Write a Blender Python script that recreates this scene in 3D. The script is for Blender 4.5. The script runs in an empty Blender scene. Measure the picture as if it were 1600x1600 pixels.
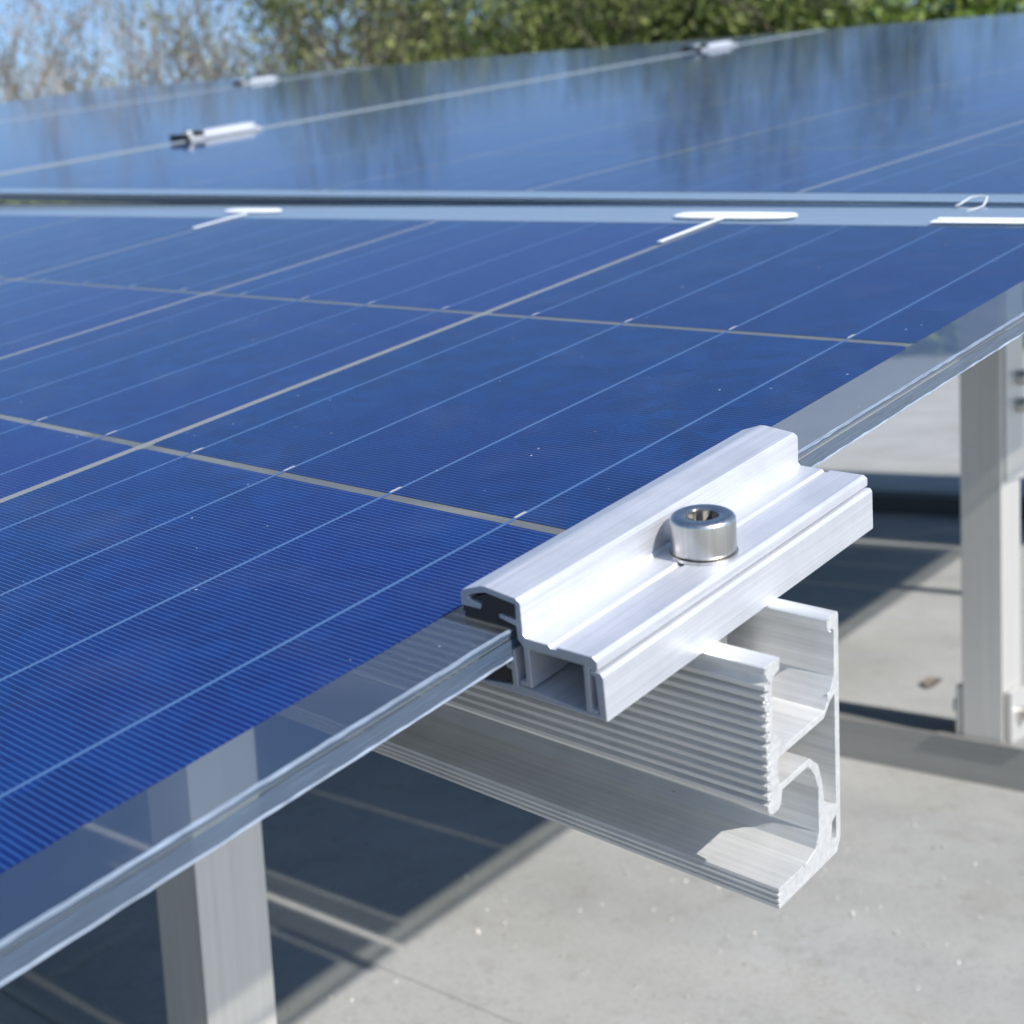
import bpy, bmesh, math, random
import numpy as np
from mathutils import Matrix, Vector

S = 0.001                      # the places below are measured in millimetres
sc = bpy.context.scene
C = sc.collection

# ------------------------------------------------------------------ camera
CAM = Vector((-399.5, -185.9, 16.4)) * S
RX = Vector((0.74987, -0.65766, -0.07189)).normalized()
RY = Vector((-0.13955, -0.05102, -0.98890))
RZ = Vector((0.64670, 0.75158, -0.13004)).normalized()
RY = RZ.cross(RX).normalized()
cd = bpy.data.cameras.new('camera')
cam = bpy.data.objects.new('camera', cd)
C.objects.link(cam)
m = Matrix.Identity(4)
for i in range(3):
    m[i][0] = RX[i]; m[i][1] = -RY[i]; m[i][2] = -RZ[i]; m[i][3] = CAM[i]
cam.matrix_world = m
cd.sensor_width = 36.0
cd.lens = 2183.8 / 1600 * 36.0
cd.shift_x = (800 - 450) / 1600
cd.clip_start = 0.02
cd.clip_end = 2000
cd.dof.use_dof = True
cd.dof.focus_distance = 0.34
cd.dof.aperture_fstop = 24
sc.camera = cam

# ------------------------------------------------------------------ light
sun_travel = Vector((0.135, 1.0, -0.89)).normalized()
world = bpy.data.worlds.new('World')
sc.world = world
world.use_nodes = True
nt = world.node_tree
nt.nodes.clear()
wo = nt.nodes.new('ShaderNodeOutputWorld')
bg = nt.nodes.new('ShaderNodeBackground')
sky = nt.nodes.new('ShaderNodeTexSky')
sky.sky_type = 'NISHITA'
sky.sun_disc = False
sd = -sun_travel
sky.sun_elevation = math.asin(sd.z)
sky.sun_rotation = math.atan2(sd.x, sd.y) % (2 * math.pi)
sky.air_density = 1.0
sky.dust_density = 0.1
sky.ozone_density = 4.0
bg.inputs[1].default_value = 0.13
nt.links.new(sky.outputs[0], bg.inputs[0])
nt.links.new(bg.outputs[0], wo.inputs[0])
sl = bpy.data.lights.new('sun', 'SUN')
sl.energy = 5.0
sl.angle = math.radians(0.7)
sl.color = (1.0, 0.955, 0.89)
so = bpy.data.objects.new('sun', sl)
C.objects.link(so)
so.rotation_euler = sun_travel.to_track_quat('-Z', 'Y').to_euler()
so.location = (0, -3, 4)
sc.view_settings.view_transform = 'Standard'
sc.view_settings.look = 'None'
sc.view_settings.exposure = 0.36
sc.view_settings.gamma = 1.0
sc.cycles.transparent_max_bounces = 24
sc.cycles.max_bounces = 10
sc.cycles.diffuse_bounces = 4
sc.cycles.glossy_bounces = 4

# ------------------------------------------------------------------ frames
B = Matrix(((0.98009, -0.02279, -0.19724), (0.0, 0.99339, -0.11477), (0.19855, 0.11249, 0.97361)))
M0 = B.to_4x4()                 # plane of the near module: x away along the edge, y inwards, z up from the glass
bx_ = Vector((0.98653, 0.00412, 0.16351)).normalized()
bz_ = Vector((-0.16173, -0.12475, 0.97892)).normalized()
by_ = bz_.cross(bx_).normalized()
org = (B @ Vector((202, 0, -1.0))) * S
M1 = Matrix.Identity(4)         # plane of the row beyond the joint
for i in range(3):
    M1[i][0] = bx_[i]; M1[i][1] = by_[i]; M1[i][2] = bz_[i]; M1[i][3] = org[i]
GZ = -430 * S                   # roof level


# ------------------------------------------------------------------ helpers
def tag(o, label=None, cat=None, group=None, kind=None):
    if label: o['label'] = label
    if cat: o['category'] = cat
    if group: o['group'] = group
    if kind: o['kind'] = kind
    return o


def empty(name, mat, label, cat, group=None):
    o = bpy.data.objects.new(name, None)
    C.objects.link(o)
    o.empty_display_size = 0.02
    o.matrix_world = mat
    return tag(o, label, cat, group)


def mesh_obj(name, me, parent=None, loc=None, mat=None):
    o = bpy.data.objects.new(name, me)
    C.objects.link(o)
    if parent: o.parent = parent
    if loc is not None: o.location = loc
    if mat is not None: o.matrix_world = mat
    return o


def box_mesh(name, x0, x1, y0, y1, z0, z1, mats, bevel=0.0, seg=2):
    """axis box in mm; mats: one material, or (default, {face: index}) with face in -x +x -y +y -z +z"""
    bm = bmesh.new()
    vs = [bm.verts.new((x * S, y * S, z * S)) for x in (x0, x1) for y in (y0, y1) for z in (z0, z1)]
    F = {'-x': (0, 1, 3, 2), '+x': (4, 6, 7, 5), '-y': (0, 4, 5, 1), '+y': (2, 3, 7, 6), '-z': (0, 2, 6, 4), '+z': (1, 5, 7, 3)}
    mlist, which = (mats if isinstance(mats, tuple) else ([mats], {}))
    for k, f in F.items():
        fc = bm.faces.new([vs[i] for i in f])
        fc.material_index = which.get(k, 0)
    if bevel:
        bmesh.ops.bevel(bm, geom=bm.edges[:], offset=bevel * S, segments=seg, affect='EDGES', profile=0.7)
    bm.normal_update()
    me = bpy.data.meshes.new(name)
    bm.to_mesh(me); bm.free()
    for q in mlist: me.materials.append(q)
    return me


def add_box(bm, x0, x1, y0, y1, z0, z1):
    vs = [bm.verts.new((x * S, y * S, z * S)) for x in (x0, x1) for y in (y0, y1) for z in (z0, z1)]
    for f in ((0, 1, 3, 2), (4, 6, 7, 5), (0, 4, 5, 1), (2, 3, 7, 6), (0, 2, 6, 4), (1, 5, 7, 3)):
        bm.faces.new([vs[i] for i in f])


def bm_obj(name, bm, mat, parent=None, smooth=False):
    bmesh.ops.recalc_face_normals(bm, faces=bm.faces)
    me = bpy.data.meshes.new(name)
    bm.to_mesh(me); bm.free()
    me.materials.append(mat)
    if smooth:
        for p in me.polygons: p.use_smooth = True
    return mesh_obj(name, me, parent)


def extrude_profile(name, loops, a0, a1, axis, mat, bevel=0.15):
    """closed outlines (first outer, the rest holes) in mm, extruded along an axis, with slightly rounded edges.
    axis 'x': loops are (y, z);  axis 'y': loops are (x, z)"""
    cu = bpy.data.curves.new(name, 'CURVE')
    cu.dimensions = '2D'
    cu.fill_mode = 'BOTH'
    for lp in loops:
        sp = cu.splines.new('POLY')
        sp.points.add(len(lp) - 1)
        for i, (p, q) in enumerate(lp):
            sp.points[i].co = (p * S, q * S, 0, 1)
        sp.use_cyclic_u = True
    cu.extrude = abs(a1 - a0) / 2 * S - bevel * S
    cu.bevel_depth = bevel * S
    cu.bevel_resolution = 1
    cu.offset = -bevel * S
    tmp = bpy.data.objects.new('tmp', cu)
    C.objects.link(tmp)
    dg = bpy.context.evaluated_depsgraph_get()
    dg.update()
    me = bpy.data.meshes.new_from_object(tmp.evaluated_get(dg))
    bpy.data.objects.remove(tmp)
    bpy.data.curves.remove(cu)
    n = len(me.vertices)
    co = np.empty(n * 3); me.vertices.foreach_get('co', co); co = co.reshape(-1, 3)
    mid = (a0 + a1) / 2 * S
    if axis == 'x':
        out = np.c_[co[:, 2] + mid, co[:, 0], co[:, 1]]
    else:
        out = np.c_[co[:, 0], co[:, 2] * -1 + mid, co[:, 1]]
    me.vertices.foreach_set('co', out.ravel())
    bm = bmesh.new(); bm.from_mesh(me)
    bmesh.ops.remove_doubles(bm, verts=bm.verts, dist=1e-6)
    bmesh.ops.recalc_face_normals(bm, faces=bm.faces)
    bm.to_mesh(me); bm.free()
    me.materials.clear()
    me.materials.append(mat)
    me.name = name
    for p in me.polygons: p.use_smooth = False
    return me


# ------------------------------------------------------------------ materials
def new_mat(name):
    mt = bpy.data.materials.new(name)
    mt.use_nodes = True
    t = mt.node_tree
    p = t.nodes['Principled BSDF']
    return mt, t, p


def N(t, typ, **kw):
    n = t.nodes.new(typ)
    for k, v in kw.items():
        if k.startswith('i_'):
            key = k[2:]
            n.inputs[int(key) if key.isdigit() else key.replace('_', ' ')].default_value = v
        else:
            setattr(n, k, v)
    return n


def ramp(t, stops):
    r = t.nodes.new('ShaderNodeValToRGB')
    e = r.color_ramp.elements
    while len(e) < len(stops): e.new(0.5)
    for k, (pos, col) in enumerate(stops):
        e[k].position = pos
        e[k].color = (col if len(col) == 4 else (*col, 1))
    return r


def aluminium(name, col, rough, metallic, axis, streak=1.0, bump=0.02, scale=(900, 900, 900), mottle=0.6):
    mt, t, p = new_mat(name)
    tc = N(t, 'ShaderNodeTexCoord')
    mp = N(t, 'ShaderNodeMapping')
    sc3 = list(scale); sc3[axis] *= 0.012
    mp.inputs['Scale'].default_value = sc3
    nz = N(t, 'ShaderNodeTexNoise', i_Scale=1.0, i_Detail=4.0, i_Roughness=0.6)
    nz2 = N(t, 'ShaderNodeTexNoise', i_Scale=90.0, i_Detail=5.0, i_Roughness=0.65)
    t.links.new(tc.outputs['Object'], mp.inputs[0])
    t.links.new(mp.outputs[0], nz.inputs['Vector'])
    t.links.new(tc.outputs['Object'], nz2.inputs['Vector'])
    lo = tuple(c * (1 - 0.16 * streak) for c in col); hi = tuple(min(1, c * (1 + 0.06 * streak)) for c in col)
    r = ramp(t, [(0.3, lo), (0.62, hi)])
    t.links.new(nz.outputs['Fac'], r.inputs[0])
    r2 = ramp(t, [(0.35, (0.86, 0.87, 0.88)), (0.6, (1, 1, 1))])
    t.links.new(nz2.outputs['Fac'], r2.inputs[0])
    mx = N(t, 'ShaderNodeMix', data_type='RGBA', blend_type='MULTIPLY')
    mx.inputs[0].default_value = mottle
    t.links.new(r.outputs[0], mx.inputs[6]); t.links.new(r2.outputs[0], mx.inputs[7])
    t.links.new(mx.outputs[2], p.inputs['Base Color'])
    p.inputs['Metallic'].default_value = metallic
    mr = N(t, 'ShaderNodeMapRange', i_3=rough - 0.07, i_4=rough + 0.08)
    t.links.new(nz.outputs['Fac'], mr.inputs[0])
    t.links.new(mr.outputs[0], p.inputs['Roughness'])
    # nicks and small scratches
    vk = N(t, 'ShaderNodeTexVoronoi', i_Scale=150.0)
    mk = N(t, 'ShaderNodeMapping'); sk = [1.0, 1.0, 1.0]; sk[axis] = 0.35; mk.inputs['Scale'].default_value = sk
    t.links.new(tc.outputs['Object'], mk.inputs[0]); t.links.new(mk.outputs[0], vk.inputs['Vector'])
    ck = N(t, 'ShaderNodeSeparateColor'); t.links.new(vk.outputs['Color'], ck.inputs[0])
    rk = N(t, 'ShaderNodeMapRange', i_1=0.72, i_2=1.0, i_3=0.0, i_4=0.05); t.links.new(ck.outputs[0], rk.inputs[0])
    lk = N(t, 'ShaderNodeMath', operation='LESS_THAN'); t.links.new(vk.outputs['Distance'], lk.inputs[0]); t.links.new(rk.outputs[0], lk.inputs[1])
    mk2 = N(t, 'ShaderNodeMix', data_type='RGBA'); mk2.inputs[7].default_value = (*(c * .32 for c in col), 1)
    fk = N(t, 'ShaderNodeMath', operation='MULTIPLY'); fk.inputs[1].default_value = 0.75
    t.links.new(lk.outputs[0], fk.inputs[0]); t.links.new(fk.outputs[0], mk2.inputs[0])
    t.links.new(mx.outputs[2], mk2.inputs[6]); t.links.new(mk2.outputs[2], p.inputs['Base Color'])
    bp = N(t, 'ShaderNodeBump', i_Strength=0.5, i_Distance=bump * S)
    t.links.new(nz.outputs['Fac'], bp.inputs['Height'])
    t.links.new(bp.outputs[0], p.inputs['Normal'])
    return mt


M_clamp = aluminium('brushed_clamp_aluminium', (0.68, 0.69, 0.73), 0.42, 0.58, 0, 0.75, 0.03, (1800, 1800, 1800))
M_rail = aluminium('extruded_rail_aluminium', (0.76, 0.76, 0.75), 0.40, 0.55, 1, 0.8, 0.03, (900, 900, 900))
M_post = aluminium('post_aluminium', (0.68, 0.665, 0.64), 0.42, 0.6, 2, 0.5, 0.01, (500, 500, 500), 0.12)
M_end_shade = aluminium('shaded_end_aluminium', (0.36, 0.39, 0.45), 0.5, 0.6, 0, 0.3, 0.03, (1800, 1800, 1800))  # clamp end faces: the shade on them is put into this colour
M_steel = aluminium('stainless_bolt_steel', (0.58, 0.565, 0.54), 0.33, 1.0, 2, 1.0, 0.02, (1500, 1500, 1500))
M_beam = aluminium('base_beam_aluminium', (0.36, 0.355, 0.34), 0.5, 0.5, 1, 0.6, 0.02, (300, 300, 300), 0.2)
M_recess, t, p = new_mat('shaded_socket_steel')  # darker copy of the bolt steel: shade inside the recess painted in
p.inputs['Base Color'].default_value = (0.10, 0.095, 0.085, 1); p.inputs['Metallic'].default_value = 0.8; p.inputs['Roughness'].default_value = 0.6

M_rubber, t, p = new_mat('black_rubber')
p.inputs['Base Color'].default_value = (0.012, 0.012, 0.014, 1)
p.inputs['Roughness'].default_value = 0.55

M_shadow_metal, t, p = new_mat('shade_dark_metal')  # near black that stands for shade, on far beam and in clamp pocket
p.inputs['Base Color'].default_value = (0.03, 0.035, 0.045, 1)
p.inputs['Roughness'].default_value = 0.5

# glass of the module faces: clear, tinted, Fresnel sheen, dust
def glass_face(name, fresnel=True, dust=True, tint=(0.90, 0.92, 0.94)):
    mt, t, p = new_mat(name)
    t.nodes.remove(p)
    out = t.nodes['Material Output']
    tr = N(t, 'ShaderNodeBsdfTransparent'); tr.inputs[0].default_value = (*tint, 1)
    last = tr
    if fresnel:
        gl = N(t, 'ShaderNodeBsdfGlossy'); gl.inputs['Roughness'].default_value = 0.072
        fr0 = N(t, 'ShaderNodeFresnel', i_IOR=1.52)
        geo = N(t, 'ShaderNodeNewGeometry')          # only the outer side of the pane reflects
        inv = N(t, 'ShaderNodeMath', operation='SUBTRACT'); inv.inputs[0].default_value = 1.0
        t.links.new(geo.outputs['Backfacing'], inv.inputs[1])
        fr = N(t, 'ShaderNodeMath', operation='MULTIPLY')
        ar = N(t, 'ShaderNodeMapRange', i_1=0.055, i_2=1.0, i_3=0.006, i_4=1.0)   # anti-reflective coating: weak at steep angles
        t.links.new(fr0.outputs[0], ar.inputs[0])
        t.links.new(ar.outputs[0], fr.inputs[0]); t.links.new(inv.outputs[0], fr.inputs[1])
        tc = N(t, 'ShaderNodeTexCoord')
        nz = N(t, 'ShaderNodeTexNoise', i_Scale=900.0, i_Detail=2.0)
        bp = N(t, 'ShaderNodeBump', i_Strength=0.12, i_Distance=0.02 * S)
        t.links.new(tc.outputs['Object'], nz.inputs['Vector'])
        t.links.new(nz.outputs['Fac'], bp.inputs['Height'])
        t.links.new(bp.outputs[0], gl.inputs['Normal'])
        mx = N(t, 'ShaderNodeMixShader')
        t.links.new(fr.outputs[0], mx.inputs[0])
        t.links.new(tr.outputs[0], mx.inputs[1]); t.links.new(gl.outputs[0], mx.inputs[2])
        last = mx
    if dust:
        tc = N(t, 'ShaderNodeTexCoord')
        df = N(t, 'ShaderNodeBsdfDiffuse'); df.inputs[0].default_value = (0.62, 0.62, 0.6, 1)
        vo = N(t, 'ShaderNodeTexVoronoi', i_Scale=170.0)
        t.links.new(tc.outputs['Object'], vo.inputs['Vector'])
        nz = N(t, 'ShaderNodeTexNoise', i_Scale=40.0, i_Detail=3.0)
        t.links.new(tc.outputs['Object'], nz.inputs['Vector'])
        # speck where the distance to the cell centre is tiny, size varied by the cell's own random colour
        sx = N(t, 'ShaderNodeSeparateColor')
        t.links.new(vo.outputs['Color'], sx.inputs[0])
        mr = N(t, 'ShaderNodeMapRange', i_1=0.30, i_2=1.0, i_3=0.0, i_4=0.06)
        t.links.new(sx.outputs[0], mr.inputs[0])
        lt = N(t, 'ShaderNodeMath', operation='LESS_THAN')
        t.links.new(vo.outputs['Distance'], lt.inputs[0]); t.links.new(mr.outputs[0], lt.inputs[1])
        m1 = N(t, 'ShaderNodeMath', operation='MULTIPLY'); m1.inputs[1].default_value = 0.5
        t.links.new(lt.outputs[0], m1.inputs[0])
        # thin film of dust
        nr = N(t, 'ShaderNodeMapRange', i_1=0.50, i_2=0.75, i_3=0.001, i_4=0.014)
        t.links.new(nz.outputs['Fac'], nr.inputs[0])
        ad = N(t, 'ShaderNodeMath', operation='MAXIMUM')
        t.links.new(m1.outputs[0], ad.inputs[0]); t.links.new(nr.outputs[0], ad.inputs[1])
        mx2 = N(t, 'ShaderNodeMixShader')
        t.links.new(ad.outputs[0], mx2.inputs[0])
        t.links.new(last.outputs[0], mx2.inputs[1]); t.links.new(df.outputs[0], mx2.inputs[2])
        last = mx2
    t.links.new(last.outputs[0], out.inputs[0])
    return mt


M_glass = glass_face('module_glass_front')
M_clear = glass_face('module_glass_inner', False, False, (0.985, 0.985, 0.98))
M_back = glass_face('module_glass_back', True, False, (0.93, 0.94, 0.92))


def edge_glass(name, col, rough, lo=0.25):
    mt, t, p = new_mat(name)
    tc = N(t, 'ShaderNodeTexCoord')
    mp = N(t, 'ShaderNodeMapping'); mp.inputs['Scale'].default_value = (60, 60, 2600)
    nz = N(t, 'ShaderNodeTexNoise', i_Scale=1.0, i_Detail=5.0, i_Roughness=0.7)
    t.links.new(tc.outputs['Object'], mp.inputs[0]); t.links.new(mp.outputs[0], nz.inputs['Vector'])
    r = ramp(t, [(0.3, tuple(c * 0.6 for c in col)), (0.5, col), (0.72, tuple(min(1, c * 1.5) for c in col))])
    t.links.new(nz.outputs['Fac'], r.inputs[0])
    t.links.new(r.outputs[0], p.inputs['Base Color'])
    p.inputs['Roughness'].default_value = rough
    bp = N(t, 'ShaderNodeBump', i_Strength=0.6, i_Distance=0.08 * S)
    t.links.new(nz.outputs['Fac'], bp.inputs['Height']); t.links.new(bp.outputs[0], p.inputs['Normal'])
    tr = N(t, 'ShaderNodeBsdfTransparent'); tr.inputs[0].default_value = (0.6, 0.7, 0.72, 1)
    mx = N(t, 'ShaderNodeMixShader'); mx.inputs[0].default_value = lo
    t.links.new(p.outputs[0], mx.inputs[1]); t.links.new(tr.outputs[0], mx.inputs[2])
    t.links.new(mx.outputs[0], t.nodes['Material Output'].inputs[0])
    return mt


M_edge = edge_glass('cut_glass_edge', (0.07, 0.10, 0.15), 0.25, 0.1)
M_chip = edge_glass('ground_glass_arris', (0.30, 0.36, 0.45), 0.35, 0.05)
M_eva = edge_glass('encapsulant_rim', (0.13, 0.16, 0.19), 0.6, 0.1)

# milky encapsulant film between the panes: part clear, part scattering, sky reflection painted as blue
M_film, t, p = new_mat('encapsulant_film_sky_sheen')
t.nodes.remove(p)
tr = N(t, 'ShaderNodeBsdfTransparent'); tr.inputs[0].default_value = (0.93, 0.92, 0.86, 1)
rf = N(t, 'ShaderNodeBsdfRefraction'); rf.inputs[0].default_value = (0.62, 0.72, 0.88, 1)
rf.inputs['Roughness'].default_value = 0.42; rf.inputs['IOR'].default_value = 1.1
df = N(t, 'ShaderNodeBsdfDiffuse'); df.inputs[0].default_value = (0.09, 0.15, 0.30, 1)
ma = N(t, 'ShaderNodeMixShader'); ma.inputs[0].default_value = 0.65
t.links.new(rf.outputs[0], ma.inputs[1]); t.links.new(df.outputs[0], ma.inputs[2])
mb = N(t, 'ShaderNodeMixShader'); mb.inputs[0].default_value = 0.54
t.links.new(ma.outputs[0], mb.inputs[1]); t.links.new(tr.outputs[0], mb.inputs[2])
t.links.new(mb.outputs[0], t.nodes['Material Output'].inputs[0])

# polycrystalline cell with printed fingers
M_cell, t, p = new_mat('polycrystalline_cell')
tc = N(t, 'ShaderNodeTexCoord')
sx = N(t, 'ShaderNodeSeparateXYZ'); t.links.new(tc.outputs['Object'], sx.inputs[0])
dv = N(t, 'ShaderNodeMath', operation='DIVIDE'); dv.inputs[1].default_value = 1.5 * S
t.links.new(sx.outputs[0], dv.inputs[0])
fr = N(t, 'ShaderNodeMath', operation='FRACT'); t.links.new(dv.outputs[0], fr.inputs[0])
sb = N(t, 'ShaderNodeMath', operation='SUBTRACT'); sb.inputs[1].default_value = 0.5; t.links.new(fr.outputs[0], sb.inputs[0])
ab = N(t, 'ShaderNodeMath', operation='ABSOLUTE'); t.links.new(sb.outputs[0], ab.inputs[0])
lt = N(t, 'ShaderNodeMath', operation='LESS_THAN'); lt.inputs[1].default_value = 0.055; t.links.new(ab.outputs[0], lt.inputs[0])
vo = N(t, 'ShaderNodeTexVoronoi', i_Scale=140.0); t.links.new(tc.outputs['Object'], vo.inputs['Vector'])
oi = N(t, 'ShaderNodeObjectInfo')
s3 = N(t, 'ShaderNodeSeparateColor'); t.links.new(vo.outputs['Color'], s3.inputs[0])
r = ramp(t, [(0.0, (0.0002, 0.0155, 0.092)), (0.5, (0.0002, 0.021, 0.120)), (1.0, (0.0004, 0.030, 0.152))])
t.links.new(s3.outputs[0], r.inputs[0])
hs = N(t, 'ShaderNodeHueSaturation')
mr = N(t, 'ShaderNodeMapRange', i_3=0.82, i_4=1.18); t.links.new(oi.outputs['Random'], mr.inputs[0])
t.links.new(mr.outputs[0], hs.inputs['Value'])
nb = N(t, 'ShaderNodeTexNoise', i_Scale=7.0, i_Detail=2.0)
av = N(t, 'ShaderNodeVectorMath', operation='ADD'); t.links.new(tc.outputs['Object'], av.inputs[0])
cx_ = N(t, 'ShaderNodeCombineXYZ'); t.links.new(oi.outputs['Random'], cx_.inputs[0]); t.links.new(oi.outputs['Random'], cx_.inputs[2])
t.links.new(cx_.outputs[0], av.inputs[1]); t.links.new(av.outputs[0], nb.inputs['Vector'])
rb_ = ramp(t, [(0.40, (0, 0, 0)), (0.66, (0.8, 0.8, 0.8))]); t.links.new(nb.outputs['Fac'], rb_.inputs[0])
mv = N(t, 'ShaderNodeMix', data_type='RGBA'); mv.inputs[7].default_value = (0.004, 0.012, 0.122, 1)
t.links.new(rb_.outputs[0], mv.inputs[0]); t.links.new(r.outputs[0], mv.inputs[6])
t.links.new(mv.outputs[2], hs.inputs['Color'])
mx = N(t, 'ShaderNodeMix', data_type='RGBA')
t.links.new(lt.outputs[0], mx.inputs[0]); t.links.new(hs.outputs[0], mx.inputs[6]); mx.inputs[7].default_value = (0.06, 0.16, 0.42, 1)
t.links.new(mx.outputs[2], p.inputs['Base Color'])
p.inputs['Roughness'].default_value = 0.5
p.inputs['Specular IOR Level'].default_value = 0.25

M_ribbon, t, p = new_mat('tinned_ribbon')
p.inputs['Base Color'].default_value = (0.09, 0.18, 0.38, 1)
p.inputs['Roughness'].default_value = 0.5
p.inputs['Metallic'].default_value = 0.2
M_gap, t, p = new_mat('pale_gap_reflector')
p.inputs['Base Color'].default_value = (0.32, 0.31, 0.28, 1)
p.inputs['Roughness'].default_value = 0.45
tr = N(t, 'ShaderNodeBsdfTransparent'); tr.inputs[0].default_value = (0.95, 0.93, 0.88, 1)
mx = N(t, 'ShaderNodeMixShader'); mx.inputs[0].default_value = 0.5
t.links.new(p.outputs[0], mx.inputs[1]); t.links.new(tr.outputs[0], mx.inputs[2])
t.links.new(mx.outputs[0], t.nodes['Material Output'].inputs[0])
M_gap_open = M_gap.copy(); M_gap_open.name = 'clearer_gap'
for n_ in M_gap_open.node_tree.nodes:
    if n_.type == 'MIX_SHADER': n_.inputs[0].default_value = 0.52
for n_ in M_gap.node_tree.nodes:
    if n_.type == 'MIX_SHADER': n_.inputs[0].default_value = 0.08
M_strip, t, p = new_mat('dull_joint_strip')
p.inputs['Base Color'].default_value = (0.20, 0.24, 0.28, 1)
p.inputs['Roughness'].default_value = 0.5
M_sheen, t, p = new_mat('painted_margin_sheen')  # sky reflection on the clear end margins put into a pale colour
p.inputs['Base Color'].default_value = (0.44, 0.56, 0.70, 1)
p.inputs['Roughness'].default_value = 0.5
tr = N(t, 'ShaderNodeBsdfTransparent'); tr.inputs[0].default_value = (0.95, 0.94, 0.9, 1)
mx = N(t, 'ShaderNodeMixShader'); mx.inputs[0].default_value = 0.45
t.links.new(p.outputs[0], mx.inputs[1]); t.links.new(tr.outputs[0], mx.inputs[2])
t.links.new(mx.outputs[0], t.nodes['Material Output'].inputs[0])
M_silver, t, p = new_mat('bright_tin')
p.inputs['Base Color'].default_value = (0.55, 0.52, 0.47, 1)
p.inputs['Roughness'].default_value = 0.4
M_white, t, p = new_mat('white_sealant')
p.inputs['Base Color'].default_value = (0.72, 0.74, 0.76, 1)
p.inputs['Roughness'].default_value = 0.6
M_label, t, p = new_mat('white_sticker_with_faint_print')
tc = N(t, 'ShaderNodeTexCoord')
mp = N(t, 'ShaderNodeMapping'); mp.inputs['Scale'].default_value = (300, 500, 1)
nz = N(t, 'ShaderNodeTexNoise', i_Scale=1.0, i_Detail=3.0)
t.links.new(tc.outputs['Object'], mp.inputs[0]); t.links.new(mp.outputs[0], nz.inputs['Vector'])
sx = N(t, 'ShaderNodeSeparateXYZ'); t.links.new(tc.outputs['Object'], sx.inputs[0])
a1 = N(t, 'ShaderNodeMath', operation='ABSOLUTE'); t.links.new(sx.outputs[0], a1.inputs[0])
l1 = N(t, 'ShaderNodeMath', operation='LESS_THAN'); l1.inputs[1].default_value = 1.6 * S; t.links.new(a1.outputs[0], l1.inputs[0])
g1 = N(t, 'ShaderNodeMath', operation='GREATER_THAN'); g1.inputs[1].default_value = 0.5; t.links.new(nz.outputs['Fac'], g1.inputs[0])
mm = N(t, 'ShaderNodeMath', operation='MULTIPLY'); t.links.new(l1.outputs[0], mm.inputs[0]); t.links.new(g1.outputs[0], mm.inputs[1])
mx = N(t, 'ShaderNodeMix', data_type='RGBA'); mx.inputs[6].default_value = (0.88, 0.88, 0.88, 1); mx.inputs[7].default_value = (0.3, 0.32, 0.4, 1)
t.links.new(mm.outputs[0], mx.inputs[0]); t.links.new(mx.outputs[2], p.inputs['Base Color'])

# pale roof membrane
M_roof, t, p = new_mat('pale_roof_membrane')
tc = N(t, 'ShaderNodeTexCoord')
n1 = N(t, 'ShaderNodeTexNoise', i_Scale=5.0, i_Detail=6.0, i_Roughness=0.62)
n2 = N(t, 'ShaderNodeTexNoise', i_Scale=38.0, i_Detail=5.0, i_Roughness=0.7)
mp = N(t, 'ShaderNodeMapping'); mp.inputs['Scale'].default_value = (14, 3.5, 1); mp.inputs['Rotation'].default_value = (0, 0, 0.35)
n3 = N(t, 'ShaderNodeTexNoise', i_Scale=1.0, i_Detail=5.0)
t.links.new(tc.outputs['Object'], n1.inputs['Vector']); t.links.new(tc.outputs['Object'], n2.inputs['Vector'])
t.links.new(tc.outputs['Object'], mp.inputs[0]); t.links.new(mp.outputs[0], n3.inputs['Vector'])
r1 = ramp(t, [(0.3, (0.315, 0.313, 0.295)), (0.5, (0.365, 0.366, 0.357)), (0.7, (0.405, 0.405, 0.402))])
r2 = ramp(t, [(0.30, (0.86, 0.85, 0.83)), (0.46, (1, 1, 1))])
r3 = ramp(t, [(0.35, (0.93, 0.94, 0.95)), (0.6, (1, 1, 0.985))])
t.links.new(n1.outputs['Fac'], r1.inputs[0]); t.links.new(n2.outputs['Fac'], r2.inputs[0]); t.links.new(n3.outputs['Fac'], r3.inputs[0])
mx = N(t, 'ShaderNodeMix', data_type='RGBA', blend_type='MULTIPLY'); mx.inputs[0].default_value = 1
mx2 = N(t, 'ShaderNodeMix', data_type='RGBA', blend_type='MULTIPLY'); mx2.inputs[0].default_value = 1
t.links.new(r1.outputs[0], mx.inputs[6]); t.links.new(r2.outputs[0], mx.inputs[7])
t.links.new(mx.outputs[2], mx2.inputs[6]); t.links.new(r3.outputs[0], mx2.inputs[7])
t.links.new(mx2.outputs[2], p.inputs['Base Color'])
p.inputs['Roughness'].default_value = 0.8
n4 = N(t, 'ShaderNodeTexNoise', i_Scale=260.0, i_Detail=4.0, i_Roughness=0.7); t.links.new(tc.outputs['Object'], n4.inputs['Vector'])
r4 = ramp(t, [(0.30, (0.80, 0.79, 0.77)), (0.5, (1, 1, 1)), (0.72, (1.0, 1.0, 1.0))]); t.links.new(n4.outputs['Fac'], r4.inputs[0])
v4 = N(t, 'ShaderNodeTexVoronoi', i_Scale=6.0, feature='DISTANCE_TO_EDGE')
wv = N(t, 'ShaderNodeVectorMath', operation='ADD'); sv = N(t, 'ShaderNodeVectorMath', operation='SCALE'); sv.inputs['Scale'].default_value = 0.12
t.links.new(n2.outputs['Color'], sv.inputs[0]); t.links.new(tc.outputs['Object'], wv.inputs[0]); t.links.new(sv.outputs[0], wv.inputs[1]); t.links.new(wv.outputs[0], v4.inputs['Vector'])
rc = ramp(t, [(0.0, (0.80, 0.78, 0.74)), (0.014, (1, 1, 1))]); t.links.new(v4.outputs['Distance'], rc.inputs[0])
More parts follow.
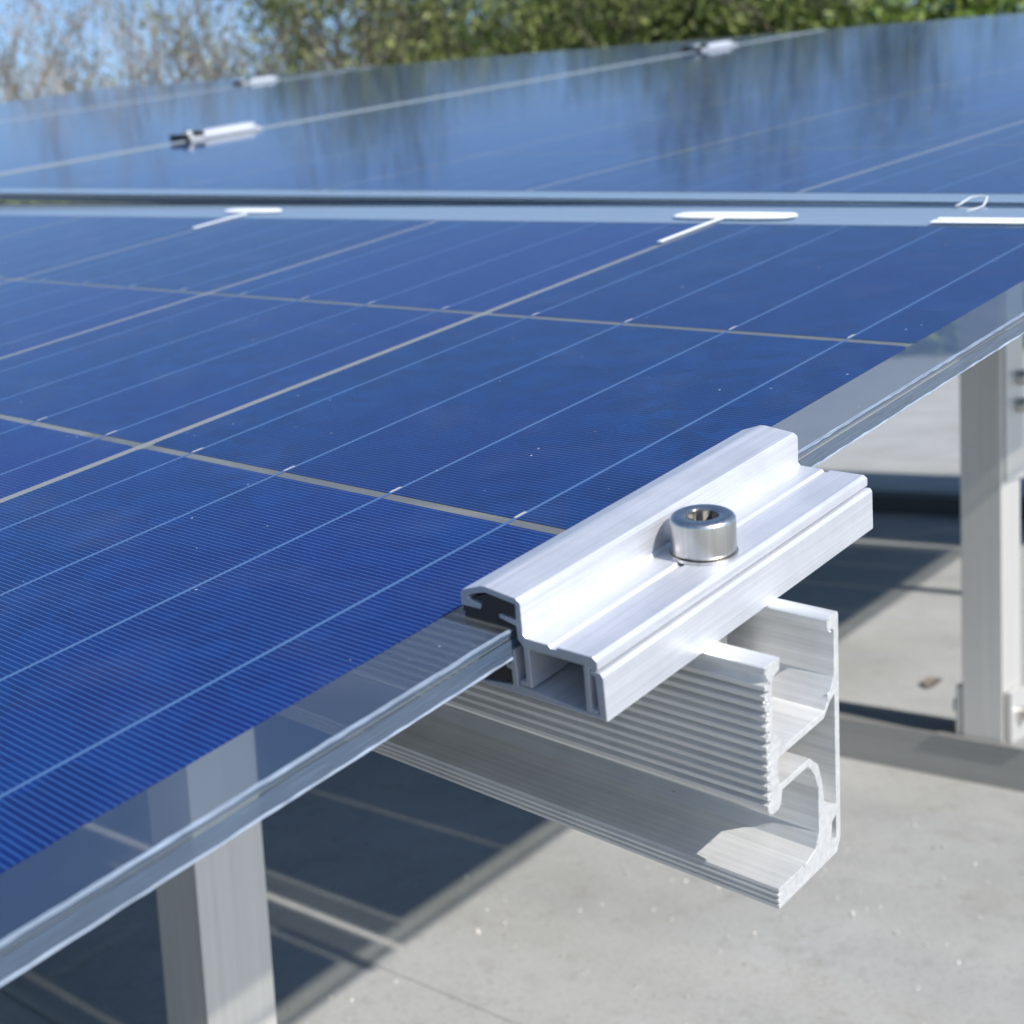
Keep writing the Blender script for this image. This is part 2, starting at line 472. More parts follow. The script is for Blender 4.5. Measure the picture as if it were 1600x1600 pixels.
m5 = N(t, 'ShaderNodeMix', data_type='RGBA', blend_type='MULTIPLY'); m5.inputs[0].default_value = 1
m6 = N(t, 'ShaderNodeMix', data_type='RGBA', blend_type='MULTIPLY')
r6 = ramp(t, [(0.45, (0, 0, 0)), (0.6, (1, 1, 1))]); t.links.new(n1.outputs['Fac'], r6.inputs[0]); t.links.new(r6.outputs[0], m6.inputs[0])
t.links.new(mx2.outputs[2], m5.inputs[6]); t.links.new(r4.outputs[0], m5.inputs[7])
t.links.new(m5.outputs[2], m6.inputs[6]); t.links.new(rc.outputs[0], m6.inputs[7])
t.links.new(m6.outputs[2], p.inputs['Base Color'])
bp = N(t, 'ShaderNodeBump', i_Strength=0.5, i_Distance=1.2 * S)
t.links.new(n2.outputs['Fac'], bp.inputs['Height']); t.links.new(bp.outputs[0], p.inputs['Normal'])

M_grit, t, p = new_mat('pale_grit')
p.inputs['Base Color'].default_value = (0.55, 0.53, 0.49, 1)
p.inputs['Roughness'].default_value = 0.8
M_grass, t, p = new_mat('rough_grass_ground')
tc = N(t, 'ShaderNodeTexCoord'); n1 = N(t, 'ShaderNodeTexNoise', i_Scale=0.6, i_Detail=6.0)
t.links.new(tc.outputs['Object'], n1.inputs['Vector'])
r1 = ramp(t, [(0.35, (0.05, 0.07, 0.02)), (0.65, (0.11, 0.12, 0.05))])
t.links.new(n1.outputs['Fac'], r1.inputs[0]); t.links.new(r1.outputs[0], p.inputs['Base Color'])
p.inputs['Roughness'].default_value = 0.9


def leaf_mat(name, c0, c1, c2):
    mt, t, p = new_mat(name)
    g = N(t, 'ShaderNodeNewGeometry')
    r = ramp(t, [(0.0, c0), (0.55, c1), (1.0, c2)])
    t.links.new(g.outputs['Random Per Island'], r.inputs[0])
    t.links.new(r.outputs[0], p.inputs['Base Color'])
    p.inputs['Roughness'].default_value = 0.55
    tl = N(t, 'ShaderNodeBsdfTranslucent')
    t.links.new(r.outputs[0], tl.inputs[0])
    mx = N(t, 'ShaderNodeMixShader'); mx.inputs[0].default_value = 0.3
    t.links.new(p.outputs[0], mx.inputs[1]); t.links.new(tl.outputs[0], mx.inputs[2])
    t.links.new(mx.outputs[0], t.nodes['Material Output'].inputs[0])
    return mt


M_leaf_green = leaf_mat('green_foliage', (0.025, 0.05, 0.008), (0.12, 0.20, 0.03), (0.34, 0.42, 0.08))
M_leaf_olive = leaf_mat('olive_foliage', (0.05, 0.065, 0.02), (0.16, 0.18, 0.06), (0.36, 0.37, 0.17))
M_leaf_dry = leaf_mat('dry_sparse_foliage', (0.10, 0.11, 0.05), (0.20, 0.20, 0.11), (0.32, 0.31, 0.21))
M_leaf_brown = leaf_mat('olive_brown_foliage', (0.025, 0.042, 0.010), (0.11, 0.15, 0.035), (0.34, 0.39, 0.11))
M_leaf_lime = leaf_mat('yellow_green_foliage', (0.08, 0.12, 0.03), (0.18, 0.22, 0.05), (0.30, 0.32, 0.10))
M_bark, t, p = new_mat('bark')
tc = N(t, 'ShaderNodeTexCoord'); n1 = N(t, 'ShaderNodeTexNoise', i_Scale=8.0, i_Detail=5.0)
t.links.new(tc.outputs['Object'], n1.inputs['Vector'])
r1 = ramp(t, [(0.35, (0.06, 0.05, 0.04)), (0.65, (0.19, 0.16, 0.13))])
t.links.new(n1.outputs['Fac'], r1.inputs[0]); t.links.new(r1.outputs[0], p.inputs['Base Color'])
p.inputs['Roughness'].default_value = 0.9
M_bark_pale, t, p = new_mat('pale_grey_bark')
p.inputs['Base Color'].default_value = (0.29, 0.265, 0.235, 1)
p.inputs['Roughness'].default_value = 0.9

# ------------------------------------------------------------------ setting
me = box_mesh('roof_surface', -9000, 9500, -9000, 9500, -430 - 160, -430, M_roof)
roof = mesh_obj('roof', me)
tag(roof, 'pale grey flat roof membrane under the solar array', kind='structure')
me = box_mesh('ground', -300000, 300000, -300000, 300000, -4200, -4100, M_grass)
gr = mesh_obj('ground', me)
tag(gr, 'rough grassy ground below the roof', kind='structure')
# overlap of two membrane sheets: a strip a few mm thick
seam = bpy.data.objects.new('membrane_seam', box_mesh('membrane_seam', 236, 290, -4000, 6000, -431, -429.2, M_roof))
C.objects.link(seam); tag(seam, 'thin overlap strip of the pale roof membrane', kind='structure')

# low walls at the two far roof edges
for nm, b6 in (('pale low wall along the far roof edge on the right', (9300, 9500, -9000, 9500)), ('pale low wall along the far roof edge on the left', (-9000, 9298, 9300, 9500))):
    w_ = bpy.data.objects.new('parapet_wall', box_mesh('parapet_wall', *b6, -429, 60, M_roof, 8)); C.objects.link(w_)
    tag(w_, nm, 'wall', 'low walls at the roof edges')
# dry leaf and loose grit on the membrane
rg_ = random.Random(4)
bm = bmesh.new()
lx, ly = 1125, 506
vs = [bm.verts.new(((lx + a) * S, (ly + b_) * S, (-429 + z_) * S)) for a, b_, z_ in ((-22, -4, .4), (-8, -9, 3), (12, -7, 4), (26, 3, 1), (10, 8, 5), (-9, 7, 4), (0, 0, 1.2))]
for k in range(6): bm.faces.new((vs[k], vs[(k + 1) % 6], vs[6]))
bm_l = bpy.data.meshes.new('dry_leaf'); bm.to_mesh(bm_l); bm.free(); bm_l.materials.append(M_bark)
lf = bpy.data.objects.new('dry_leaf', bm_l); C.objects.link(lf)
sm_ = lf.modifiers.new('thickness', 'SOLIDIFY'); sm_.thickness = 0.0006
tag(lf, 'small brown dry leaf on the roof left of the foot of the right post', 'leaf')
bm = bmesh.new()
for k in range(420):
    gx = rg_.gauss(420, 300); gy = rg_.gauss(330, 150); r_ = rg_.uniform(.5, 1.9) * (1.5 if rg_.random() < .06 else 1)
    c_ = Vector((gx, gy, -430 + r_ * .5))
    vs = [bm.verts.new((c_ + Vector((rg_.gauss(0, 1), rg_.gauss(0, 1), rg_.gauss(0, .6))).normalized() * r_) * S) for _ in range(5)]
    bmesh.ops.convex_hull(bm, input=vs)
gm = bpy.data.meshes.new('grit'); bm.to_mesh(gm); bm.free(); gm.materials.append(M_grit)
go = bpy.data.objects.new('grit', gm); C.objects.link(go)
tag(go, 'loose pale grit scattered on the roof membrane', 'grit', kind='stuff')

# ------------------------------------------------------------------ solar modules
CP = 159.5                      # cell pitch
cell_me = None
def make_cell_mesh():
    bm = bmesh.new()
    h = 78.0; c = 1.6
    pts = [(-h + c, -h), (h - c, -h), (h, -h + c), (h, h - c), (h - c, h), (-h + c, h), (-h, h - c), (-h, -h + c)]
    lo = [bm.verts.new((x * S, y * S, -0.2 * S)) for x, y in pts]
    hi = [bm.verts.new((x * S, y * S, 0)) for x, y in pts]
    bm.faces.new(hi); bm.faces.new(lo[::-1])
    for i in range(8): bm.faces.new((lo[i], lo[(i + 1) % 8], hi[(i + 1) % 8], hi[i]))
    me = bpy.data.meshes.new('cell'); bm.to_mesh(me); bm.free(); me.materials.append(M_cell)
    return me

cell_me = make_cell_mesh()
X1, X0 = 196.0, -1465.0 + 0.0   # glass extent along x in module coordinates (far end, near end)
Y0, Y1 = -17.0, 970.5           # glass extent across
top_me = box_mesh('front_glass', X0, X1, Y0, Y1, -1.1, 0, ([M_glass, M_clear, M_edge], {'-z': 1, '-x': 2, '+x': 2, '-y': 2, '+y': 2}))
bot_me = box_mesh('back_glass', X0, X1, Y0, Y1, -6.2, -1.95, ([M_back, M_clear, M_edge], {'+z': 1, '-x': 2, '+x': 2, '-y': 2, '+y': 2}))


film_me = box_mesh('encapsulant_film', X0 + .3, X1 - .3, Y0 + .3, Y1 - .3, -1.9, -1.5, ([M_film, M_clear, M_eva], {'-z': 1, '-x': 2, '+x': 2, '-y': 2, '+y': 2}))
sheen_far = box_mesh('margin_sheen', 160.5, X1 - .6, Y0 + 14, Y1 - 14, -1.4, -1.3, M_sheen)  # added pale sheets under the end margins, painting the sky's sheen
sheen_near = box_mesh('margin_sheen', X0 + .6, -1436.5, Y0 + 14, Y1 - 14, -1.4, -1.3, M_sheen)


def rough_rim(name, z, w, seed):
    """ground arris: a slightly chipped thin bead along the long outer edge"""
    rnd = random.Random(seed)
    bm = bmesh.new()
    n = 620
    rows = []
    for i in range(n + 1):
        x = X0 + (X1 - X0) * i / n
        d = w * (0.75 + 0.6 * rnd.random()); e = w * (0.75 + 0.7 * rnd.random())
        sgn = 1 if z > -3 else -1
        rows.append([bm.verts.new((x * S, (Y0 + d) * S, (z + 0.03 * sgn) * S)), bm.verts.new((x * S, (Y0 - 0.12 + rnd.uniform(-.08, .08)) * S, (z - 0.12 * sgn) * S)),
                     bm.verts.new((x * S, (Y0 - 0.03) * S, (z - e * sgn) * S))])
    for a, b in zip(rows, rows[1:]):
        for k in range(2): bm.faces.new((a[k], b[k], b[k + 1], a[k + 1]))
    return bm


def build_module(mat, off, label, group, near=False, cols=6, rows=10):
    """module whose own axes are x (length) and y (width); off = shift of the module inside the frame 'mat' in mm"""
    mm_ = mat @ Matrix.Translation(Vector(off) * S)
    root = empty('solar_panel', mm_, label, 'solar panel', group)
    mesh_obj('front_glass', top_me, root)
    mesh_obj('back_glass', bot_me, root)
    mesh_obj('encapsulant_film', film_me, root)
    mesh_obj('margin_sheen', sheen_far, root)
    mesh_obj('margin_sheen', sheen_near, root)
    bm_obj('glass_arris', rough_rim('a', 0, 0.42, 3), M_chip, root)
    bm_obj('glass_arris', rough_rim('b', -6.2, 0.5, 5), M_chip, root)
    for i in range(rows):
        for j in range(cols):
            x = 1.75 + 78 + CP * (0 - i)
            y = 78 + CP * j
            jx = 0.0
            if near and i == 0 and j == 0: jx = 0.0
            mesh_obj('solar_cell', cell_me, root, (x * S, (y) * S, -1.2 * S))
    gl_ = box_mesh('gap_line', -(CP * rows - 3.5) / 2, (CP * rows - 3.5) / 2, -1.75, 1.75, 0, 0.05, ([M_gap, M_clear], {'-z': 1}))
    gs_ = box_mesh('gap_line', -1.75, 1.75, -77.9, 77.9, 0, 0.05, ([M_gap_open, M_clear], {'-z': 1}))
    for j in range(1, cols):
        mesh_obj('gap_line', gl_, root, Vector((157.75 - (CP * rows - 3.5) / 2, CP * j - 1.75, -1.38)) * S)
    for i in range(rows - 1):
        for j in range(cols):
            mesh_obj('gap_line', gs_, root, Vector((-CP * i, CP * j + 78, -1.38)) * S)
    rib = box_mesh('ribbon', -(CP * rows - 3.5) / 2, (CP * rows - 3.5) / 2, -0.4, 0.4, 0, 0.08, M_ribbon)
    for j in range(cols):
        for k in range(4):
            y = CP * j + 19.5 + 39 * k
            x = 157.75 - (CP * rows - 3.5) / 2
            mesh_obj('busbar_ribbon', rib, root, (x * S, y * S, -1.19 * S))
    if near:
        bm = bmesh.new()
        for i in range(4):
            for j in range(cols):
                for k in range(4):
                    y = CP * j + 19.5 + 39 * k + 0.35
                    add_box(bm, 2.2 - CP * i, 6.2 - CP * i, y - .4, y + .4, -1.19, -1.105)
        tag(bm_obj('solder_tabs', bm, M_silver, root), kind='stuff')
    return root


near = build_module(M0, (0, 0, 0), 'nearest blue solar panel whose glass edge the large foreground clamp grips', 'frameless solar panels', True)
row_names = ['blue solar panel straight behind the long dark joint, reaching to the right edge',
             'solar panel behind the joint at the left, beyond the two clamps lying in one line',
             'far solar panel at the back of the left skyline, beyond the small clamp',
             ]
# the row beyond: shift so that its near end is at x = 0 of frame M1
for k, nm in enumerate(row_names):
    build_module(M1, (-X0, 1000 * k if k < 2 else 2008, 0), nm, 'frameless solar panels')

# beyond the ridge: modules turned across, falling away from the ridge
M2 = Matrix.Identity(4)
ang = math.radians(-22)
x2 = Vector((math.cos(ang), 0.0, math.sin(ang)))
y2 = (by_ - x2 * by_.dot(x2)).normalized(); z2 = x2.cross(y2)
o2 = org + bx_ * 1.672 - bz_ * 0.012
for i in range(3):
    M2[i][0] = -y2[i]; M2[i][1] = x2[i]; M2[i][2] = z2[i]; M2[i][3] = o2[i]
for k, nm in enumerate(('panel lying across on the hidden slope behind the back edge of the right skyline', 'panel lying across behind the back edge above the picture centre')):
    build_module(M2, (-X1 + 30 - 1672 * k, 17, 0), nm, 'frameless solar panels')

# extras under the glass at the far margin of the near module
# (white silicone patches, cross ribbons, sticker, tie)
def patch(yc, length, w, xc, z=-2.55):
    bm = bmesh.new()
    n = 28
    rnd = random.Random(int(yc))
    ring = []; ring2 = []
    for i in range(n):
        a = 2 * math.pi * i / n
        r_ = 1 + rnd.uniform(-.05, .05)
        ex = 0.6
        cx_ = math.copysign(abs(math.cos(a)) ** ex, math.cos(a)); sy_ = math.copysign(abs(math.sin(a)) ** ex, math.sin(a))
        ring.append(bm.verts.new(((xc + w / 2 * sy_ * r_) * S, (yc + length / 2 * cx_ * r_) * S, 0.05 * S)))
        ring2.append(bm.verts.new(((xc + w / 2 * .8 * sy_ * r_) * S, (yc + length / 2 * .93 * cx_ * r_) * S, 0.6 * S)))
    bm.faces.new(ring2)
    for i in range(n): bm.faces.new((ring[i], ring[(i + 1) % n], ring2[(i + 1) % n], ring2[i]))
    return bm

o = bm_obj('sealant_patch', patch(155, 60, 12, 171), M_white, near, True)
o = bm_obj('sealant_patch', patch(480, 50, 10, 175), M_white, near, True)
bm = bmesh.new(); add_box(bm, 116, 166, CP - 2.9, CP - 0.7, 0.05, 0.35); bm_obj('white_strip', bm, M_white, near)
bm = bmesh.new(); add_box(bm, 124, 166, 3 * CP - 2.9, 3 * CP - 0.7, 0.05, 0.4); bm_obj('white_strip', bm, M_white, near)
st = mesh_obj('sticker', box_mesh('sticker', -4.6, 4.6, -45, 45, 0, 0.12, M_label), near, Vector((164.5, 20, 0.06)) * S)


# cable tie bridging the joint
def tube(bm, pts, r, seg=8):
    rings = []
    for i, p_ in enumerate(pts):
        p_ = Vector(p_)
        d = (Vector(pts[min(i + 1, len(pts) - 1)]) - Vector(pts[max(i - 1, 0)])).normalized()
        up_ = Vector((0, 0, 1)) if abs(d.z) < 0.9 else Vector((1, 0, 0))
        a = d.cross(up_).normalized(); b = d.cross(a).normalized()
        rr = r[i] if isinstance(r, (list, tuple)) else r
        rings.append([bm.verts.new((p_ + (a * math.cos(2 * math.pi * k / seg) + b * math.sin(2 * math.pi * k / seg)) * rr) * S) for k in range(seg)])
    for A, Bq in zip(rings, rings[1:]):
        for k in range(seg): bm.faces.new((A[k], A[(k + 1) % seg], Bq[(k + 1) % seg], Bq[k]))
    bm.faces.new(rings[0]); bm.faces.new(rings[-1][::-1])

tie = empty('cable_tie', M0 @ Matrix.Translation(Vector((196, 62, 0)) * S), 'small white wire tie sticking up out of the joint at the right edge', 'tie')
bm = bmesh.new(); tube(bm, [(-5, 6, 0.3), (-2, 5, 0.8), (3, 3.5, 2.2), (4, 0, 2.6), (3, -3, 2.4), (-1, -4, 1.0), (-5, -4.6, 0.3)], 0.3, 8)
bm_obj('wire_loop', bm, M_white, tie, True)
bm = bmesh.new(); tube(bm, [(-5, -4.6, .3), (-9, -4, 0.3), (-14, -2, .3)], 0.22, 6)
bm_obj('wire_tail', bm, M_white, tie, True)

# ------------------------------------------------------------------ foreground clamp
clamp = empty('end_clamp', M0 @ Matrix.Translation(Vector((-154, -27, -13.5)) * S), 'large bright aluminium end clamp with a bolt, gripping the near panel edge', 'clamp')
def shift_parent(o, root_off):
    o.location = Vector(root_off) * -S
    return o
CO = (-154, -27, -13.5)
upper = [(-5.3, 2.6), (-5.3, 5.2), (-6.0, 6.0), (-10.6, 7.7), (-11.6, 7.8), (-18.9, 6.9), (-19.8, 6.2), (-19.9, 5.4), (-19.9, -0.2), (-20.5, -0.9),
         (-25.7, -1.0), (-26.2, -1.6), (-27.2, -1.6), (-27.7, -1.0), (-35.4, -1.0), (-36.3, -1.7), (-36.3, -3.4), (-34.3, -3.6),
         (-34.3, -11.8), (-35.6, -11.9), (-35.6, -12.6), (-33.2, -12.6), (-33.2, -3.2), (-20.9, -3.1), (-20.9, -11.3), (-18.2, -11.4), (-18.2, -10.5),
         (-19.7, -10.4), (-19.7, -2.9), (-18.5, -1.6), (-18.4, 1.1), (-14.6, 1.9), (-14.6, 2.7), (-18.5, 2.3), (-18.6, 5.6), (-11.5, 6.5),
         (-7.3, 5.2), (-7.3, 4.3), (-10.2, 3.7), (-10.0, 2.7)]
lower = [(-7.4, -12.9), (-16.3, -11.9), (-16.3, -8.6), (-15.0, -8.2), (-15.0, -7.5), (-16.2, -7.4), (-16.2, -4.2), (-17.3, -4.2), (-17.6, -11.6), (-31.8, -12.75), (-36.0, -12.75),
         (-35.6, -4.9), (-34.6, -4.7), (-34.6, -4.0), (-36.9, -3.9), (-37.4, -4.6), (-37.6, -13.5), (-7.6, -13.5)]
shift_parent(mesh_obj('upper_bracket', extrude_profile('upper_bracket', [upper], -205.6, -102.4, 'x', M_clamp, 0.12), clamp), CO)
shift_parent(mesh_obj('base_bracket', extrude_profile('base_bracket', [lower], -205.6, -102.4, 'x', M_clamp, 0.12), clamp), CO)
gask = [(-5.5, 2.3), (-10.2, 2.4), (-10.6, 4.2), (-7.6, 4.4), (-11.6, 6.1), (-18.2, 5.2), (-18.2, 2.7), (-14.4, 3.0), (-14.4, 1.4), (-17.9, 0.6), (-18.0, -1.4), (-17.3, -1.5), (-17.2, 0.06), (-5.6, 0.06), (-5.9, 0.9), (-5.3, 1.4)]
for o in clamp.children:  # end faces take the copy with painted shade
    o.data.materials.append(M_end_shade)
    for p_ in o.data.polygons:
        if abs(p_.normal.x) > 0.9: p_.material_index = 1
shift_parent(mesh_obj('rubber_gasket', extrude_profile('rubber_gasket', [gask], -205.3, -102.8, 'x', M_rubber, 0.05), clamp), CO)
gask2 = [(-7.2, -12.3), (-15.8, -11.3), (-15.8, -6.3), (-12.5, -6.3), (-12.5, -8.0), (-10.5, -8.3), (-10.5, -6.3), (-8.2, -6.3), (-8.0, -9.5)]
shift_parent(mesh_obj('rubber_gasket', extrude_profile('rubber_gasket', [gask2], -205.3, -102.8, 'x', M_rubber, 0.05), clamp), CO)

shift_parent(mesh_obj('pocket_shade_block', box_mesh('pocket_shade_block', -186, -122, -32.9, -21.2, -11.2, -3.5, M_shadow_metal, 0.4), clamp), CO)  # added dark block, stands for the shade inside the clamp pocket

# socket-head bolt with star recess
def bolt_mesh(name, r, h, rec=2.6, depth=3.2):
    bm = bmesh.new()
    n = 72
    def star(a):
        return rec * (1 + 0.20 * math.cos(6 * a))
    prof = [(lambda a: r - 0.55, 0.0), (lambda a: r - .05, 0.25), (lambda a: r, 1.0), (lambda a: r, h - 1.0), (lambda a: r - 0.22, h - 0.45), (lambda a: r - 0.8, h - 0.08), (lambda a: r - 1.3, h),
            (lambda a: rec * 1.40, h), (lambda a: rec * 1.24, h - 0.35), (star, h - 0.6), (star, h - depth)]
    rings = []
    for f, z in prof:
        rings.append([bm.verts.new((f(2 * math.pi * i / n) * math.cos(2 * math.pi * i / n) * S, f(2 * math.pi * i / n) * math.sin(2 * math.pi * i / n) * S, z * S)) for i in range(n)])
    for A, Bq in zip(rings, rings[1:]):
        for i in range(n): bm.faces.new((A[i], A[(i + 1) % n], Bq[(i + 1) % n], Bq[i]))
    bm.faces.new(rings[0][::-1]); bm.faces.new(rings[-1])
    bmesh.ops.recalc_face_normals(bm, faces=bm.faces)
    me = bpy.data.meshes.new(name); bm.to_mesh(me); bm.free(); me.materials.append(M_steel); me.materials.append(M_recess)
    for p_ in me.polygons:
        p_.use_smooth = len(p_.vertices) == 4
        cc = p_.center
        if math.hypot(cc.x, cc.y) < rec * 1.22 * S and (h - depth - .1) * S < cc.z < (h - .3) * S: p_.material_index = 1
    return me

bm_me = bolt_mesh('bolt', 6.5, 7.9)
b = mesh_obj('bolt', bm_me, clamp); b.location = (Vector((-156.2, -27.9, -0.3)) - Vector(CO)) * S
bm = bmesh.new(); tube(bm, [(0, 0, -0.66), (0, 0, 0.0)], 6.75, 48)
w_ = bm_obj('washer', bm, M_steel, b)
bm = bmesh.new(); tube(bm, [(0, 0, -34), (0, 0, -0.7)], 3.9, 24); bm_obj('bolt_shank', bm, M_steel, b)

# ------------------------------------------------------------------ rails
def rail_loops():
    RT = -13.6
    o_ = [(-170.4, -70.0), (-170.4, -69.2), (-169.9, -68.9), (-170.5, -68.5), (-170.5, -67.9), (-169.9, -67.6), (-170.5, -67.2), (-170.5, -66.6), (-169.9, -66.3), (-170.4, -65.9), (-170.2, -65.2),
          (-158.6, -65.4), (-155.2, -64.2), (-153.6, -61.0), (-153.6, -50.5), (-155.0, -46.5), (-157.6, -43.0), (-167.9, -43.0), (-168.6, -45.9), (-169.6, -46.7), (-171.8, -46.7), (-173.0, -46.0)]
    z = -45.0
    while z < RT - 3.2:
        o_ += [(-173.5, z), (-173.5, z + 0.95), (-172.25, z + 1.35), (-172.25, z + 1.8)]
        z += 2.2
    o_ += [(-173.5, RT - 1.2), (-173.4, RT - 0.2), (-173.0, RT), (-168.2, RT), (-167.9, RT - .4), (-168.0, RT - 2.6), (-170.4, RT - 3.4), (-171.0, RT - 4.5), (-171.0, -28.6), (-166.0, -33.6), (-150.6, -33.6),
           (-146.6, -27.6), (-146.4, RT - 3.6), (-147.2, RT - 2.9), (-149.0, RT - 2.7), (-149.2, RT - .4), (-149.0, RT), (-145.0, RT), (-144.6, RT - .5), (-144.4, -66.8), (-146.0, -70.0)]
    h1 = [(-169.6, -35.6), (-168.6, -35.2), (-151.0, -35.2), (-148.2, -32.4), (-146.4, -31.6), (-146.2, -58.0), (-151.0, -56.0), (-152.0, -49.6), (-153.6, -44.6), (-157.0, -41.5), (-169.0, -41.5)]
    h2 = [(-146.2, -60.5), (-148.0, -61.5), (-148.4, -66.0), (-146.2, -66.4)]
    return [o_, h1, h2]

rail_me = extrude_profile('mounting_rail', rail_loops(), -50.5, 3100, 'y', M_rail, 0.10)
rail = mesh_obj('mounting_rail', rail_me); rail.matrix_world = M0
tag(rail, 'ribbed aluminium mounting rail with its open cut end sticking out under the large clamp', 'rail', 'mounting rails under the panels')
# burrs left by the saw on the cut end
rb = random.Random(9)
bm = bmesh.new()
lp = rail_loops()[0]
for k in range(110):
    i = rb.randrange(len(lp)); a_, b_ = Vector(lp[i]), Vector(lp[(i + 1) % len(lp)])
    if (a_ - b_).length > 12 and rb.random() < .4: continue
    q_ = a_.lerp(b_, rb.random())
    c_ = Vector((q_.x + rb.uniform(-.25, .25), -50.5 + rb.uniform(-.35, .15), q_.y + rb.uniform(-.25, .25)))
    r_ = rb.uniform(.10, .27)
    vs = [bm.verts.new((c_ + Vector((rb.gauss(0, 1), rb.gauss(0, .6), rb.gauss(0, 1))) * r_) * S) for _ in range(4)]
    for f in ((0, 1, 2), (0, 3, 1), (1, 3, 2), (0, 2, 3)): bm.faces.new([vs[j] for j in f])
o = bm_obj('saw_burrs', bm, M_rail, rail); tag(o, kind='stuff')
# far rails under the next row
for k, (xx, lb) in enumerate([(373, 'mounting rail under the panel behind the joint, nearer one'), (1328, 'mounting rail under the back end of the panel behind the joint')]):
    r_ = mesh_obj('mounting_rail', rail_me)
    r_.matrix_world = M1 @ Matrix.Translation(Vector((xx + 157, 0, 0)) * S)
    tag(r_, lb, 'rail', 'mounting rails under the panels')
r_ = mesh_obj('mounting_rail', rail_me); r_.matrix_world = M0 @ Matrix.Translation(Vector((-960, 0, 0)) * S)
tag(r_, 'mounting rail under the near end of the nearest panel, outside the picture at the left', 'rail', 'mounting rails under the panels')

# ------------------------------------------------------------------ mid clamps of the far row
def mid_clamp(x, y, label, ln=96):
    root = empty('mid_clamp', M1 @ Matrix.Translation(Vector((x, y, 0)) * S), label, 'clamp', 'small clamps between the far panels')
    prof = [(-19, 0.6), (-19, 2.2), (-11, 3.6), (-7.5, 3.9), (-7.5, 7.6), (7.5, 7.6), (7.5, 3.9), (11, 3.6), (19, 2.2), (19, 0.6), (6, 1.4), (6, -14), (-6, -14), (-6, 1.4)]
    mesh_obj('clamp_body', extrude_profile('clamp_body', [prof], -ln / 2 + 20, ln / 2, 'x', M_clamp, 0.2), root)
    b_ = mesh_obj('bolt', bm_me, root, Vector((-ln / 2 + 10, 0, 3.4)) * S); b_.scale = (1.15, 1.15, 0.8)
    bm = bmesh.new(); add_box(bm, -ln / 2 + 0, -ln / 2 + 19.8, -17, 17, 0.4, 3.4); bm_obj('saddle', bm, M_clamp, root)
    for a0, a1 in ((-ln / 2 - 1.8, -ln / 2 - 0.2),):
        bm = bmesh.new(); add_box(bm, a0, a1, -15, 15, 0.3, 7); bm_obj('rubber_end', bm, M_rubber, root)
    bm = bmesh.new(); add_box(bm, -ln / 2 + 17.2, -ln / 2 + 19.8, -15, 15, 3.5, 8.4); bm_obj('rubber_end', bm, M_rubber, root)
    return root

mid_clamp(373, 985, 'clamp between the far panels, nearest and lowest of the three on the left')
mid_clamp(1328, 985, 'clamp between the far panels near the top, right of the picture centre')
mid_clamp(1375, 2040, 'small clamp on the left skyline, above the larger left clamp')
mid_clamp(345, 2040, 'small clamp cut off by the left edge of the picture, just under the skyline')

# pale strips closing the joints between the far modules
def joint(y, w, label):
    prof = [(y - w / 2, -5), (y - w / 2, 0.2), (y - w / 2 + 1, 1.0), (y + w / 2 - 1, 1.0), (y + w / 2, 0.2), (y + w / 2, -5)]
    o = mesh_obj('joint_strip', extrude_profile('joint_strip', [prof], 2, 1655, 'x', M_strip, 0.15)); o.matrix_world = M1
    return tag(o, label, 'strip', 'pale strips in the joints between the far panels')
joint(977, 5.5, 'thin pale strip in the joint running under the two clamps that lie in one line')
joint(1982, 4, 'thin pale strip in the joint under the small skyline clamp')

# ------------------------------------------------------------------ posts, beams
def post(x0, y0, w, d, ztop_f, zbot, label):
    root = empty('support_post', Matrix.Translation(Vector((x0 + w / 2, y0 + d / 2, zbot)) * S), label, 'post', 'upright posts under the panels')
    zt = ztop_f(x0 + w / 2, y0 + d / 2) - zbot
    mesh_obj('upright', box_mesh('upright', -w / 2, w / 2, -d / 2, d / 2, 0, zt, M_post, 1.2, 3), root)
    return root, zt

def plane_z(Mx, x, y, off):
    n = Vector((Mx[0][2], Mx[1][2], Mx[2][2])); o_ = Vector((Mx[0][3], Mx[1][3], Mx[2][3])) * 1000 + n * off
    return o_.z - (n.x * (x - o_.x) + n.y * (y - o_.y)) / n.z

pl, _ = post(-40, 315, 41, 34, lambda x, y: plane_z(M0, x, y, -9), -390, 'pale upright post at the lower left under the nearest panel')
pr_, zt = post(841, 315, 39, 35, lambda x, y: plane_z(M1, x, y, -9), -390, 'pale upright post at the right edge with two bolts near its top')
# plate and bolts on the right post (front side, y = -17.5 - local)
zpl = -50 + 390
bm = bmesh.new(); add_box(bm, -17, 19.4, -20.6, -17.55, 390 - 158, 390 + 60); o = bm_obj('fixing_plate', bm, M_post, pr_)
bb = bpy.data.objects
for dz in (-71, -95):
    b_ = mesh_obj('bolt', bm_me, pr_); b_.location = Vector((9, -20.6, 390 + dz)) * S; b_.rotation_euler = (math.radians(90), 0, 0)

# beams on the roof: along y
def beam(x0, x1, y0, y1, z0, z1, label):
    w = x1 - x0; h = z1 - z0
    prof = [(x0, z0), (x0, z1), (x0 + 6, z1), (x0 + 6, z1 - 2), (x1 - 6, z1 - 2), (x1 - 6, z1), (x1, z1), (x1, z0)]
    o = mesh_obj('base_beam', extrude_profile('base_beam', [prof], y0, y1, 'y', M_beam, 0.3))
    return tag(o, label, 'beam', 'aluminium beams lying on the roof')

beam(836, 890, -1500, 3200, -429.5, -391, 'long aluminium base beam on the roof carrying the right post')
beam(-45, 9, -1500 + 1700, 3200, -429.5, -391, 'base beam on the roof carrying the lower left post')
far_beam = beam(2270, 2330, -200, 3600, -429.5, -394, 'dark distant beam on the roof, seen between the clamp and the right post')

